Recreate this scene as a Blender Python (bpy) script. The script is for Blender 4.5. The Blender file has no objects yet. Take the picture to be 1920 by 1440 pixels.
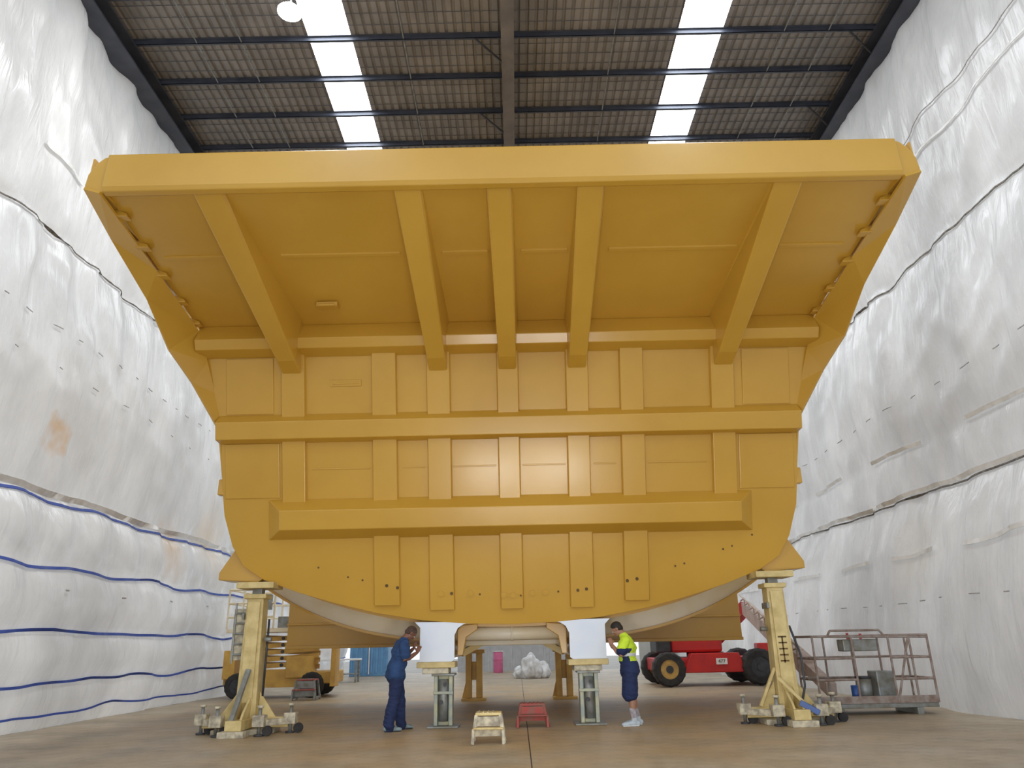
import bpy, bmesh, math, random
from mathutils import Vector, Matrix, noise
random.seed(4)
S = bpy.context.scene
COL = S.collection

# ------------------------------------------------------------------ materials
def M(name, c1, c2=None, rough=.5, metal=0, ns=3, bump=0, bs=20, coat=0, lo=.35, hi=.65, spec=.5):
    m = bpy.data.materials.new(name); m.use_nodes = True
    nt = m.node_tree; N = nt.nodes; L = nt.links
    b = N['Principled BSDF']
    b.inputs['Roughness'].default_value = rough
    b.inputs['Metallic'].default_value = metal
    b.inputs['Coat Weight'].default_value = coat
    b.inputs['Coat Roughness'].default_value = .2
    b.inputs['Specular IOR Level'].default_value = spec
    tc = N.new('ShaderNodeTexCoord')
    c2 = c2 or tuple(min(1, x*.82) for x in c1)
    n = N.new('ShaderNodeTexNoise'); n.inputs['Scale'].default_value = ns; n.inputs['Detail'].default_value = 6
    L.new(tc.outputs['Object'], n.inputs['Vector'])
    r = N.new('ShaderNodeValToRGB')
    r.color_ramp.elements[0].position = lo; r.color_ramp.elements[0].color = (*c1, 1)
    r.color_ramp.elements[1].position = hi; r.color_ramp.elements[1].color = (*c2, 1)
    L.new(n.outputs['Fac'], r.inputs['Fac']); L.new(r.outputs['Color'], b.inputs['Base Color'])
    if bump:
        n2 = N.new('ShaderNodeTexNoise'); n2.inputs['Scale'].default_value = bs; n2.inputs['Detail'].default_value = 4
        L.new(tc.outputs['Object'], n2.inputs['Vector'])
        bp = N.new('ShaderNodeBump'); bp.inputs['Strength'].default_value = bump; bp.inputs['Distance'].default_value = .03
        L.new(n2.outputs['Fac'], bp.inputs['Height']); L.new(bp.outputs['Normal'], b.inputs['Normal']); L.new(bp.outputs['Normal'], b.inputs['Coat Normal'])
    return m

YEL = M('yellow_paint', (.60,.345,.045), (.54,.30,.034), rough=.32, ns=.5, bump=.05, bs=1.6, coat=.35)
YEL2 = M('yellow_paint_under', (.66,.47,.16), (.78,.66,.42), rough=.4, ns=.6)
CREAM = M('pale_cream', (.84,.78,.64), (.74,.62,.38), rough=.4, ns=1.0)
MASK = M('white_masking', (.80,.86,.95), (.74,.81,.93), rough=.5, ns=2)
JACK = M('jack_cream_paint', (.72,.58,.27), (.55,.42,.17), rough=.5, ns=5, bump=.1)
JACKW = M('jack_worn_paint', (.68,.62,.45), (.30,.26,.20), rough=.6, ns=9, bump=.2)
DARK = M('dark_steel', (.05,.055,.065), (.03,.03,.035), rough=.5, ns=6)
STEEL = M('bluegrey_steel', (.07,.08,.11), (.045,.052,.075), rough=.5, ns=2)
BROWNST = M('rafter_steel', (.17,.155,.15), (.12,.11,.11), rough=.6, ns=2)
GREY = M('galvanised_grey', (.30,.32,.32), (.20,.19,.15), rough=.45, metal=.3, ns=6, bump=.1)
STAND = M('stand_green_grey', (.25,.29,.27), (.42,.40,.25), rough=.45, metal=.3, ns=5, bump=.1)
RUSTY = M('rusty_rail', (.34,.29,.26), (.22,.15,.12), rough=.7, ns=8)
RED = M('red_paint', (.60,.025,.02), (.45,.02,.02), rough=.35, ns=2)
REDW = M('red_worn', (.42,.07,.06), (.28,.12,.09), rough=.7, ns=7, bump=.2)
RUB = M('tyre_rubber', (.022,.022,.025), (.04,.038,.035), rough=.85, ns=8)
HUB = M('hub_tan', (.60,.38,.10), (.40,.24,.08), rough=.5, ns=4)
ORG = M('machine_orange_yellow', (.66,.40,.08), (.50,.29,.06), rough=.5, ns=3)
BLUE = M('blue_strap', (.025,.06,.30), (.04,.08,.36), rough=.6, ns=4)
BLUEP = M('blue_plastic', (.03,.10,.35), rough=.4)
ROPE = M('dark_rope', (.07,.065,.06), (.22,.19,.15), rough=.9, ns=12)
STITCH = M('stitch_grey', (.30,.29,.28), (.42,.40,.38), rough=.9, ns=12)
TAPE = M('pale_tape', (.85,.86,.86), (.70,.70,.68), rough=.35, ns=4)
HOLE = M('bolt_dark', (.10,.055,.015), (.16,.09,.03), rough=.7)
WHITE = M('white_paint', (.85,.85,.85), rough=.5)
BAG = M('woven_bag', (.72,.72,.72), (.5,.5,.5), rough=.8, ns=6, bump=.5, bs=10)
PINK = M('pink_panel', (.65,.15,.30), rough=.5)
CONT = M('container_blue', (.14,.34,.58), (.12,.28,.50), rough=.5)
DOORG = M('door_grey', (.50,.51,.52), (.42,.43,.44), rough=.6)
PLANK = M('faded_boom_paint', (.56,.46,.40), (.44,.33,.28), rough=.6, ns=5)
SKIN1 = M('skin_brown', (.22,.10,.06), (.18,.08,.05), rough=.5, ns=15)
SKIN2 = M('skin_tan', (.38,.20,.13), (.32,.16,.10), rough=.5, ns=15)
HAIR = M('dark_hair', (.02,.015,.012), rough=.7)
HAIRG = M('short_grey_brown_hair', (.10,.06,.045), (.05,.03,.02), rough=.8, ns=30)
NAVY = M('navy_cotton', (.015,.03,.10), (.01,.02,.07), rough=.85, ns=5, bump=.8, bs=9)
NAVY2 = M('navy_shirt', (.025,.07,.19), (.015,.045,.13), rough=.85, ns=5, bump=.8, bs=9)
HIVIS = M('hi_vis_yellow', (.62,.85,.04), (.52,.72,.03), rough=.7, ns=5, bump=.7, bs=9)
SILV = M('reflective_tape', (.7,.72,.74), rough=.3)
SHOE = M('grey_shoe', (.25,.33,.36), (.14,.18,.18), rough=.7, ns=12)
SHOEW = M('pale_shoe', (.52,.60,.66), (.40,.46,.50), rough=.7, ns=12)
SOCK = M('grey_sock', (.42,.40,.44), (.3,.26,.28), rough=.9, ns=20)
EYE = M('eye_white', (.8,.8,.78), rough=.2)

# ------------------------------------------------------------------ helpers
def root(name, loc=(0,0,0)):
    e = bpy.data.objects.new(name, None); e.location = loc; e.empty_display_size = .3
    COL.objects.link(e); return e

def obj(name, verts, faces, mat, parent=None, bevel=0, smooth=False, recalc=True):
    me = bpy.data.meshes.new(name)
    bm = bmesh.new()
    vs = [bm.verts.new(v) for v in verts]
    for f in faces:
        try: bm.faces.new([vs[i] for i in f])
        except ValueError: pass
    if recalc: bmesh.ops.recalc_face_normals(bm, faces=bm.faces)
    bm.to_mesh(me); bm.free()
    me.materials.append(mat)
    if smooth:
        for p in me.polygons: p.use_smooth = True
    o = bpy.data.objects.new(name, me); COL.objects.link(o)
    if bevel:
        b = o.modifiers.new('bevel','BEVEL'); b.width = bevel; b.segments = 2; b.limit_method = 'ANGLE'
    if parent:
        o.parent = parent
        o.matrix_parent_inverse = Matrix.Translation(-Vector(parent.location))
    return o

BF = [(0,1,2,3),(4,5,6,7),(0,1,5,4),(1,2,6,5),(2,3,7,6),(3,0,4,7)]
def box(name, lo, hi, mat, parent=None, bevel=.01):
    x0,y0,z0 = lo; x1,y1,z1 = hi
    v = [(x0,y0,z0),(x1,y0,z0),(x1,y1,z0),(x0,y1,z0),(x0,y0,z1),(x1,y0,z1),(x1,y1,z1),(x0,y1,z1)]
    return obj(name, v, BF, mat, parent, bevel)

def frame(a, b, up=(0,0,1)):
    d = (Vector(b)-Vector(a)).normalized(); u = Vector(up)
    if abs(d.dot(u)) > .98: u = Vector((0,1,0))
    s = d.cross(u).normalized(); t = s.cross(d).normalized()
    return d, s, t

def bar(name, a, b, w, h, mat, parent=None, bevel=.006, w2=None, h2=None):
    w2 = w if w2 is None else w2; h2 = h if h2 is None else h2
    d,s,t = frame(a,b); A=Vector(a); B=Vector(b)
    v = [A-s*w/2-t*h/2, A+s*w/2-t*h/2, A+s*w/2+t*h/2, A-s*w/2+t*h/2,
         B-s*w2/2-t*h2/2, B+s*w2/2-t*h2/2, B+s*w2/2+t*h2/2, B-s*w2/2+t*h2/2]
    return obj(name, v, BF, mat, parent, bevel)

def cyl(name, a, b, r, mat, parent=None, seg=20, r2=None, bevel=0):
    r2 = r if r2 is None else r2
    d,s,t = frame(a,b); A=Vector(a); B=Vector(b); v=[]
    for P,R in ((A,r),(B,r2)):
        for i in range(seg):
            an = 2*math.pi*i/seg; v.append(P+s*R*math.cos(an)+t*R*math.sin(an))
    f = [tuple(range(seg)), tuple(range(seg,2*seg))]
    f += [(i,(i+1)%seg,seg+(i+1)%seg,seg+i) for i in range(seg)]
    o = obj(name, v, f, mat, parent, bevel)
    for p in o.data.polygons:
        if len(p.vertices)==4: p.use_smooth = True
    return o

def pipes(name, segs, r, mat, parent=None, seg=8):
    v=[]; f=[]
    for a,b in segs:
        d,s,t = frame(a,b); o=len(v)
        for P in (Vector(a),Vector(b)):
            for i in range(seg):
                an=2*math.pi*i/seg; v.append(P+s*r*math.cos(an)+t*r*math.sin(an))
        f.append(tuple(o+i for i in range(seg))); f.append(tuple(o+seg+i for i in range(seg)))
        f += [(o+i,o+(i+1)%seg,o+seg+(i+1)%seg,o+seg+i) for i in range(seg)]
    return obj(name,v,f,mat,parent)

def boxes(name, lst, mat, parent=None, bevel=0):
    v=[];f=[]
    for lo,hi in lst:
        o=len(v); x0,y0,z0=lo; x1,y1,z1=hi
        v += [(x0,y0,z0),(x1,y0,z0),(x1,y1,z0),(x0,y1,z0),(x0,y0,z1),(x1,y0,z1),(x1,y1,z1),(x0,y1,z1)]
        f += [tuple(o+i for i in q) for q in BF]
    return obj(name,v,f,mat,parent,bevel)

def prism(name, poly, axis, a, b, mat, parent=None, bevel=.008):
    def P(p,c):
        return {'x':(c,p[0],p[1]),'y':(p[0],c,p[1]),'z':(p[0],p[1],c)}[axis]
    n=len(poly)
    v=[P(p,a) for p in poly]+[P(p,b) for p in poly]
    f=[tuple(range(n)),tuple(range(n,2*n))]+[(i,(i+1)%n,n+(i+1)%n,n+i) for i in range(n)]
    return obj(name,v,f,mat,parent,bevel)

# ------------------------------------------------------------------ camera
cam = bpy.data.cameras.new('camera'); co = bpy.data.objects.new('camera', cam); COL.objects.link(co)
cam.sensor_width = 36; cam.lens = 26; cam.clip_end = 300
co.matrix_world = Matrix.Translation((0,0,1.4)) @ Matrix.Rotation(math.radians(90+19.3),4,'X') @ Matrix.Rotation(math.radians(-1.2),4,'Z')
S.camera = co

# ------------------------------------------------------------------ room shell
Y0, Y1 = 2.5, 42.0
fm = bpy.data.materials.new('painted_concrete_floor'); fm.use_nodes=True
nt=fm.node_tree; N=nt.nodes; L=nt.links; b=N['Principled BSDF']
tc=N.new('ShaderNodeTexCoord')
mp=N.new('ShaderNodeMapping'); mp.inputs['Scale'].default_value=(.9,1.0,1); L.new(tc.outputs['Object'],mp.inputs['Vector'])
n1=N.new('ShaderNodeTexNoise'); n1.inputs['Scale'].default_value=.9; n1.inputs['Detail'].default_value=12; n1.inputs['Roughness'].default_value=.7
L.new(mp.outputs['Vector'],n1.inputs['Vector'])
r1=N.new('ShaderNodeValToRGB'); e=r1.color_ramp.elements
e[0].position=.35; e[0].color=(.26,.215,.155,1); e[1].position=.65; e[1].color=(.46,.39,.29,1)
L.new(n1.outputs['Fac'],r1.inputs['Fac'])
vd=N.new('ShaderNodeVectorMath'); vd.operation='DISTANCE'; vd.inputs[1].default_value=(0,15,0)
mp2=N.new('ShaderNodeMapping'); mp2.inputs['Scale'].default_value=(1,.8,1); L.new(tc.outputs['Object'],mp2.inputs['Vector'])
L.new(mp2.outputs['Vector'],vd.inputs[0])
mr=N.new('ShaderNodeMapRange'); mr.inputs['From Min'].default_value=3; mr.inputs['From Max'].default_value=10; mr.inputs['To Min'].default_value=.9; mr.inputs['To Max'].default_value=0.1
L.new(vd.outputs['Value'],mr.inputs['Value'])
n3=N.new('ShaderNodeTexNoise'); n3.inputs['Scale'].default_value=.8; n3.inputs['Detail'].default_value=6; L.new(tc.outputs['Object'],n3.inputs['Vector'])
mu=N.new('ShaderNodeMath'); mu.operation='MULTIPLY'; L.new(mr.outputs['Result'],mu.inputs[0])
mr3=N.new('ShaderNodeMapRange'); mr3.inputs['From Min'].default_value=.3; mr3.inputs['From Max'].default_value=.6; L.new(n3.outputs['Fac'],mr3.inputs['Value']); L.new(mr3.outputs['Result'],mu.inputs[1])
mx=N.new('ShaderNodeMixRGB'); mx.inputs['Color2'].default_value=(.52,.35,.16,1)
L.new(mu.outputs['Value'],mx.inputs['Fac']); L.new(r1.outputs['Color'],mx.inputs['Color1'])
n5=N.new('ShaderNodeTexNoise'); n5.inputs['Scale'].default_value=3.5; n5.inputs['Detail'].default_value=8; n5.inputs['Roughness'].default_value=.8; L.new(mp.outputs['Vector'],n5.inputs['Vector'])
r5=N.new('ShaderNodeValToRGB'); r5.color_ramp.elements[0].position=.38; r5.color_ramp.elements[0].color=(.6,.58,.55,1); r5.color_ramp.elements[1].position=.52; r5.color_ramp.elements[1].color=(1,1,1,1)
L.new(n5.outputs['Fac'],r5.inputs['Fac'])
m5=N.new('ShaderNodeMixRGB'); m5.blend_type='MULTIPLY'; m5.inputs['Fac'].default_value=.45; L.new(mx.outputs['Color'],m5.inputs['Color1']); L.new(r5.outputs['Color'],m5.inputs['Color2'])
L.new(m5.outputs['Color'],b.inputs['Base Color'])
n4=N.new('ShaderNodeTexNoise'); n4.inputs['Scale'].default_value=9; n4.inputs['Detail'].default_value=6; L.new(tc.outputs['Object'],n4.inputs['Vector'])
bp=N.new('ShaderNodeBump'); bp.inputs['Strength'].default_value=.2; bp.inputs['Distance'].default_value=.01
L.new(n4.outputs['Fac'],bp.inputs['Height']); L.new(bp.outputs['Normal'],b.inputs['Normal'])
b.inputs['Roughness'].default_value=.48
fl = root('floor')
box('slab_left',(-10.5,Y0,-.2),(.135,Y1+.2,0),fm,fl,0)
box('slab_right',(.15,Y0,-.2),(10.5,Y1+.2,0),fm,fl,0)
box('joint_filler',(.135,Y0,-.2),(.15,Y1+.2,-.012),DARK,fl,0)
APR=M('yard_concrete',(.27,.26,.24),(.21,.20,.18),rough=.8,ns=.5)
yd=root('yard')
box('front_apron',(-40,-45,-.2),(40,Y0,-.005),APR,yd,0)
box('rear_apron',(-40,Y1+.2,-.2),(40,80,-.005),APR,yd,0)

# tarp walls ---------------------------------------------------------
def tarp_x(side,y,z):
    P=[0,4.4,9.65,15.2]
    for i in range(3):
        if z<=P[i+1] or i==2:
            t=(z-P[i])/(P[i+1]-P[i]); break
    t=max(0,min(1,t))
    amp=(.40,.34,.24)[i]
    k=.75+.7*noise.noise(Vector((y*.13,i*7.3,side*5)))
    off=amp*math.sin(math.pi*t)**.7*k
    if side<0:
        if z<4.4:
            q=[0,.3,.85,1.8,3.05,4.4]
            for j in range(5):
                if z<=q[j+1]:
                    tt=(z-q[j])/(q[j+1]-q[j]); break
            off+= .13*math.sin(math.pi*max(0,min(1,tt)))*(q[j+1]-q[j])
        off+=.25*math.exp(-z/1.2)*(.6+noise.noise(Vector((y*.5,3,0))))
    else:
        off+=1.1*max(0,1-z/5.5)**.8
        off+=.14*math.exp(-z/3)*math.sin(y*2.2+2*noise.noise(Vector((y*.4,0,0))))
    hang=.4+.7*t**2
    fold=noise.noise(Vector((y*1.25+.25*math.sin(z*.5),z*.10,side*9+i*3)))
    off+=.17*fold*hang
    f2=noise.noise(Vector((y*3.2,z*.16,side*9+i*3+20)))
    off+=.06*f2*hang
    d=noise.noise(Vector((y*.9+z*.7,z*.5-y*.25,side*4)))
    off+=.05*(1-abs(d)*2.2)
    d=noise.noise(Vector((y*.8-z*.6,z*.45+y*.25,side*4+8)))
    off+=.04*(1-abs(d)*2.2)
    return side*(9.58-off)

def tarp_mat(name, tint):
    m=bpy.data.materials.new(name); m.use_nodes=True; nt=m.node_tree; N=nt.nodes; L=nt.links; b=N['Principled BSDF']
    tc=N.new('ShaderNodeTexCoord')
    mp=N.new('ShaderNodeMapping'); mp.inputs['Scale'].default_value=(1,1,.45); L.new(tc.outputs['Object'],mp.inputs['Vector'])
    n=N.new('ShaderNodeTexNoise'); n.inputs['Scale'].default_value=.45; n.inputs['Detail'].default_value=7; n.inputs['Roughness'].default_value=.6; L.new(mp.outputs['Vector'],n.inputs['Vector'])
    r=N.new('ShaderNodeValToRGB'); e=r.color_ramp.elements
    e[0].position=.35; e[0].color=tuple(.54*c for c in tint)+(1,); e[1].position=.68; e[1].color=tuple(.78*c for c in tint)+(1,)
    L.new(n.outputs['Fac'],r.inputs['Fac'])
    last=r.outputs['Color']
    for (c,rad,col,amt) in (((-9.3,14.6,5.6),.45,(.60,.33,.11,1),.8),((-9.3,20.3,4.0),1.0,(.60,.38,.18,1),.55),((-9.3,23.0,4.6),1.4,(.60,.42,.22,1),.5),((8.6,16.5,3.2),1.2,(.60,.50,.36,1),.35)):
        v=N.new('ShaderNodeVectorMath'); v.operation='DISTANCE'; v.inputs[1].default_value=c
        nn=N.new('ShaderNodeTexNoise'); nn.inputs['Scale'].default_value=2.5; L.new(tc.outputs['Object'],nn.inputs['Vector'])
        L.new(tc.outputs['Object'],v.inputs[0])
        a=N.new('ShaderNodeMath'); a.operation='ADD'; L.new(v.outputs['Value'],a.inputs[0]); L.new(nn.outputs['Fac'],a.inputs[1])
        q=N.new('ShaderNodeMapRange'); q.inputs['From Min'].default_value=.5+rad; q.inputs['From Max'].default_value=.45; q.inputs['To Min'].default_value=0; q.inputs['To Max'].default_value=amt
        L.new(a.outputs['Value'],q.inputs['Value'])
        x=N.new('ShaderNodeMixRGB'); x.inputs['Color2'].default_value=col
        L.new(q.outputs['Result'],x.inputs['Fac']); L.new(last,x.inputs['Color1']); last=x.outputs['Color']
    L.new(last,b.inputs['Base Color'])
    b.inputs['Roughness'].default_value=.24
    b.inputs['Specular IOR Level'].default_value=.8
    mp2=N.new('ShaderNodeMapping'); mp2.inputs['Scale'].default_value=(1,1.8,.4); mp2.inputs['Rotation'].default_value=(.25,0,0); L.new(tc.outputs['Object'],mp2.inputs['Vector'])
    n2=N.new('ShaderNodeTexNoise'); n2.inputs['Scale'].default_value=2.2; n2.inputs['Detail'].default_value=6; n2.inputs['Distortion'].default_value=.6; L.new(mp2.outputs['Vector'],n2.inputs['Vector'])
    bp=N.new('ShaderNodeBump'); bp.inputs['Strength'].default_value=.5; bp.inputs['Distance'].default_value=.11
    L.new(n2.outputs['Fac'],bp.inputs['Height']); L.new(bp.outputs['Normal'],b.inputs['Normal'])
    tr=N.new('ShaderNodeBsdfTranslucent'); L.new(last,tr.inputs['Color']); L.new(bp.outputs['Normal'],tr.inputs['Normal'])
    ms=N.new('ShaderNodeMixShader'); ms.inputs['Fac'].default_value=.33
    L.new(b.outputs['BSDF'],ms.inputs[1]); L.new(tr.outputs['BSDF'],ms.inputs[2]); L.new(ms.outputs['Shader'],N['Material Output'].inputs['Surface'])
    return m
TARPL=tarp_mat('plastic_sheeting_left',(1,.985,.955)); TARPR=tarp_mat('plastic_sheeting_right',(1,.98,.95))

def tarp(side,mat,name):
    r=root(name)
    ys=[Y0+.12*i for i in range(int((Y1-Y0)/.12)+1)]; zs=[.12*i for i in range(int(15.25/.12)+1)]
    v=[(tarp_x(side,y,z),y,z) for y in ys for z in zs]
    nz=len(zs); f=[(i*nz+j,i*nz+j+1,(i+1)*nz+j+1,(i+1)*nz+j) for i in range(len(ys)-1) for j in range(nz-1)]
    obj('plastic_sheeting',v,f,mat,r,smooth=True)
    return r
wl=tarp(-1,TARPL,'wall_left'); wr=tarp(1,TARPR,'wall_right')

def ribbon(name,side,z0,h,mat,parent,ya=Y0,yb=Y1,wob=.05,sag=.05,dash=None,off=.04,ph=0):
    v=[];f=[];y=ya
    st=.12
    prev=False
    while y<yb:
        on = dash is None or ((y+ph)%dash[0])<dash[1]
        if on:
            z=z0+wob*noise.noise(Vector((y*.6,z0,3)))-sag*abs(math.sin(y*.5+z0))
            v.append((tarp_x(side,y,z-h/2)-side*off,y,z-h/2)); v.append((tarp_x(side,y,z+h/2)-side*off,y,z+h/2))
            if prev:
                n=len(v); f.append((n-4,n-3,n-1,n-2))
        prev=on; y+=st
    o=obj(name,v,f,mat,parent); o.modifiers.new('s','SOLIDIFY').thickness=.012
    return o
for k,(z,h) in enumerate(((4.36,.06),(3.05,.055),(1.82,.055),(.88,.05),(.3,.04))):
    ribbon('blue_strap_%d'%k,-1,z,h,BLUE,wl,wob=.1,sag=.07)
ribbon('seam_band',-1,4.5,.12,TAPE,wl)
ribbon('rope_seam_upper',-1,9.65,.035,ROPE,wl,wob=.1)
ribbon('stitch_row',-1,7.7,.018,STITCH,wl,dash=(.8,.32))
ribbon('stitch_row_low',-1,6.9,.016,STITCH,wl,dash=(1.3,.31),ph=.4)
ribbon('pale_tape_high',-1,11.2,.08,TAPE,wl,dash=(3.1,1.6))
ribbon('eyelet_row',-1,2.6,.03,STITCH,wl,dash=(.8,.17))
ribbon('rope_seam_upper',1,9.6,.045,ROPE,wr,wob=.1)
ribbon('rope_seam_lower',1,4.4,.04,ROPE,wr,wob=.08)
ribbon('seam_band_lower',1,4.5,.10,TAPE,wr)
ribbon('seam_band_upper',1,11.7,.05,TAPE,wr,wob=.2,sag=.1)
ribbon('rope_high',1,12.3,.022,STITCH,wr,wob=.2,sag=.1)
ribbon('stitch_row',1,6.6,.018,STITCH,wr,dash=(1.0,.4))
ribbon('pale_tape_mid',1,5.6,.09,TAPE,wr,dash=(4.1,2.4))
ribbon('pale_tape_low',1,3.1,.09,TAPE,wr,dash=(3.1,2.0))
ribbon('stitch_low',1,2.1,.018,STITCH,wr,dash=(1.0,.3))

wb=root('wall_back')
BW=M('back_wall_sheet',(.50,.50,.48),(.40,.40,.38),rough=.6,ns=1)
box('panel_left',(-9.6,Y1,0),(-9.3,Y1+.2,15.6),BW,wb,0)
box('panel_mid',(-3.2,Y1,0),(3.0,Y1+.2,15.6),DOORG,wb,0)
box('panel_right',(6.5,Y1,0),(9.6,Y1+.2,15.6),BW,wb,0)
box('panel_over_left',(-9.3,Y1,5),(-3.2,Y1+.2,15.6),BW,wb,0)
box('panel_over_right',(3.0,Y1,5),(6.5,Y1+.2,15.6),BW,wb,0)
boxes('sheet_ribs',[((-3.1+i*.3,Y1-.04,0),(-3.0+i*.3,Y1,5)) for i in range(20)],DOORG,wb)
bx=root('shipping_container',(-7.4,40,0)); box('container_box',(-8.3,38.9,0),(-6.4,41.4,2.4),CONT,bx,.03)
boxes('corrugations',[((-8.25+i*.25,38.85,.15),(-8.15+i*.25,38.9,2.25)) for i in range(8)],CONT,bx)
box('door_bar',(-7.35,38.8,.1),(-7.3,38.85,2.3),WHITE,bx,0)

# roof ---------------------------------------------------------------
RZ=15.65
ceil=root('ceiling')
ROOF=M('roof_sheet',(.26,.245,.235),(.19,.18,.175),rough=.5,ns=1.2,metal=.1)
def corr(name,xa,xb,mat,parent,pitch=.22,h=.045,z=RZ):
    prof=[];x=xa
    while x<xb-1e-4:
        for dx,dz in ((0,0),(.12,0),(.15,h),(.19,h)):
            if x+dx<xb: prof.append((x+dx,z+dz))
        x+=pitch
    prof.append((xb,z))
    v=[(p[0],yy,p[1]) for yy in (Y0,Y1) for p in prof]; n=len(prof)
    return obj(name,v,[(i,i+1,n+i+1,n+i) for i in range(n-1)],mat,parent,recalc=False)
corr('roof_sheet_left',-9.9,-4.85,ROOF,ceil); corr('roof_sheet_mid',-3.8,4.3,ROOF,ceil); corr('roof_sheet_right',5.4,9.9,ROOF,ceil)
SKY=bpy.data.materials.new('skylight_daylit_fibreglass'); SKY.use_nodes=True
nt=SKY.node_tree; em=nt.nodes.new('ShaderNodeEmission'); em.inputs['Color'].default_value=(.90,.95,1,1); em.inputs['Strength'].default_value=14
nt.links.new(em.outputs[0],nt.nodes['Material Output'].inputs['Surface'])
s1=root('window_1'); corr('skylight_sheet',-4.85,-3.8,SKY,s1); s2=root('window_2'); corr('skylight_sheet',4.3,5.4,SKY,s2)
pz=RZ-.14
pl=[]
for i in range(-15,22):
    y=14.4+1.37*i
    if y<Y0+.2 or y>Y1-.2: continue
    pl+= [((-9.7,y-.006,pz),(9.7,y+.006,RZ)),((-9.7,y-.006,pz),(9.7,y+.055,pz+.012)),((-9.7,y-.055,RZ-.02),(9.7,y+.006,RZ-.005))]
boxes('purlins',pl,STEEL,ceil)
boxes('centre_rafter',[((-.09,Y0,pz-.02),(.22,Y1,pz)),((.05,Y0,pz-.5),(.08,Y1,pz)),((-.09,Y0,pz-.53),(.22,Y1,pz-.5))],BROWNST,ceil)
for sgn,nm in ((-1,'left'),(1,'right')):
    a,b_=sorted((sgn*9.75,sgn*9.1)); c,d=sorted((sgn*9.4,sgn*9.45))
    boxes('eave_beam_'+nm,[((a,Y0,pz-.04),(b_,Y1,pz)),((c,Y0,pz-.45),(d,Y1,pz)),((a,Y0,pz-.5),(b_,Y1,pz-.45))],STEEL,ceil)
rods=[]
for x in (-7.6,-6.5,-2.5,2.7,6.9,8.0):
    rods.append(((x,Y0,RZ-.12),(x+.0,Y1,RZ-.12)))
pipes('bridging_rods',rods,.016,GREY,ceil,6)
wires=[((-9.6,y0*.35+Y0,RZ-.012),(9.6,y0*.35+Y0,RZ-.012)) for y0 in range(1,112)]
pipes('safety_mesh_wires',wires,.007,STEEL,ceil,4)
br=[]
for y in (14.4,17.14,19.88,11.66):
    br.append(((.06,y+.5,pz-.45),(-.75,y+.02,pz+.02)))
    br.append(((9.2,y+.4,pz-.4),(8.5,y+.02,pz+.02)))
pipes('fly_braces',br,.03,DARK,ceil,6)

# high bay lamp
hb=root('high_bay_lamp',(-4.87,13.0,15.0))
LM=bpy.data.materials.new('lamp_glow'); LM.use_nodes=True
nt=LM.node_tree; em=nt.nodes.new('ShaderNodeEmission'); em.inputs['Color'].default_value=(1,1,1,1); em.inputs['Strength'].default_value=30
nt.links.new(em.outputs[0],nt.nodes['Material Output'].inputs['Surface'])
lx,ly=-4.86,13.0
cyl('lens',(lx,ly,14.98),(lx,ly,15.01),.27,LM,hb,24)
cyl('reflector',(lx,ly,15.015),(lx,ly,15.18),.26,WHITE,hb,24,r2=.12)
cyl('hanger',(lx,ly,15.18),(lx,ly,RZ),.02,WHITE,hb,8)

# added unseen fill lights, modelled as floodlights, brightening the lower body panels
fill=root('added_fill_light',(.4,3.3,0))
for j,x in enumerate((-.7,1.5)):
    box('stand_foot_%d'%j,(x-.3,3.1,0),(x+.3,3.5,.04),DARK,fill); cyl('stand_post_%d'%j,(x,3.3,.04),(x,3.3,.25),.03,DARK,fill,10)
    prism('fill_head_%d'%j,[(3.18,.28),(3.40,.24),(3.36,.76),(3.14,.76)],'x',x-.8,x+.8,DARK,fill)
    l=bpy.data.lights.new('fill_lamp_%d'%j,'AREA'); l.shape='RECTANGLE'; l.size=1.5; l.size_y=.45; l.energy=130; l.color=(1,.97,.92)
    o=bpy.data.objects.new('fill_lamp_%d'%j,l); COL.objects.link(o); o.parent=fill; o.location=Vector((x,3.46,.5))-Vector(fill.location)
    o.rotation_euler=Vector((-.02*x,10.5,3.6)).to_track_quat('-Z','Y').to_euler()

# ------------------------------------------------------------------ dump body
CX=-.08
body=root('dump_truck_body')
def wy(z): return 14.45-.307*(z-1.73)
NRM=Vector((0,-1,-.307)).normalized()
def W(x,z,off=0): return Vector((x+CX,wy(z),z))+NRM*off
half=[(0,1.73),(.85,1.755),(1.68,1.83),(2.5,1.97),(3.25,2.15),(4.0,2.37),(4.62,2.60),(5.0,2.85),(5.2,3.2),(5.35,3.75),(5.39,4.3),(5.40,5.1),(5.45,5.5),(5.6,6.3),(5.8,7.15)]
out=half+[(-x,z) for x,z in reversed(half[1:])]
n=len(out)
v=[W(x,z,0) for x,z in out]+[W(x,z,-.05) for x,z in out]
obj('front_wall_plate',v,[tuple(range(n)),tuple(range(n,2*n))]+[(i,(i+1)%n,n+(i+1)%n,n+i) for i in range(n)],YEL,body,.006)

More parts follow.
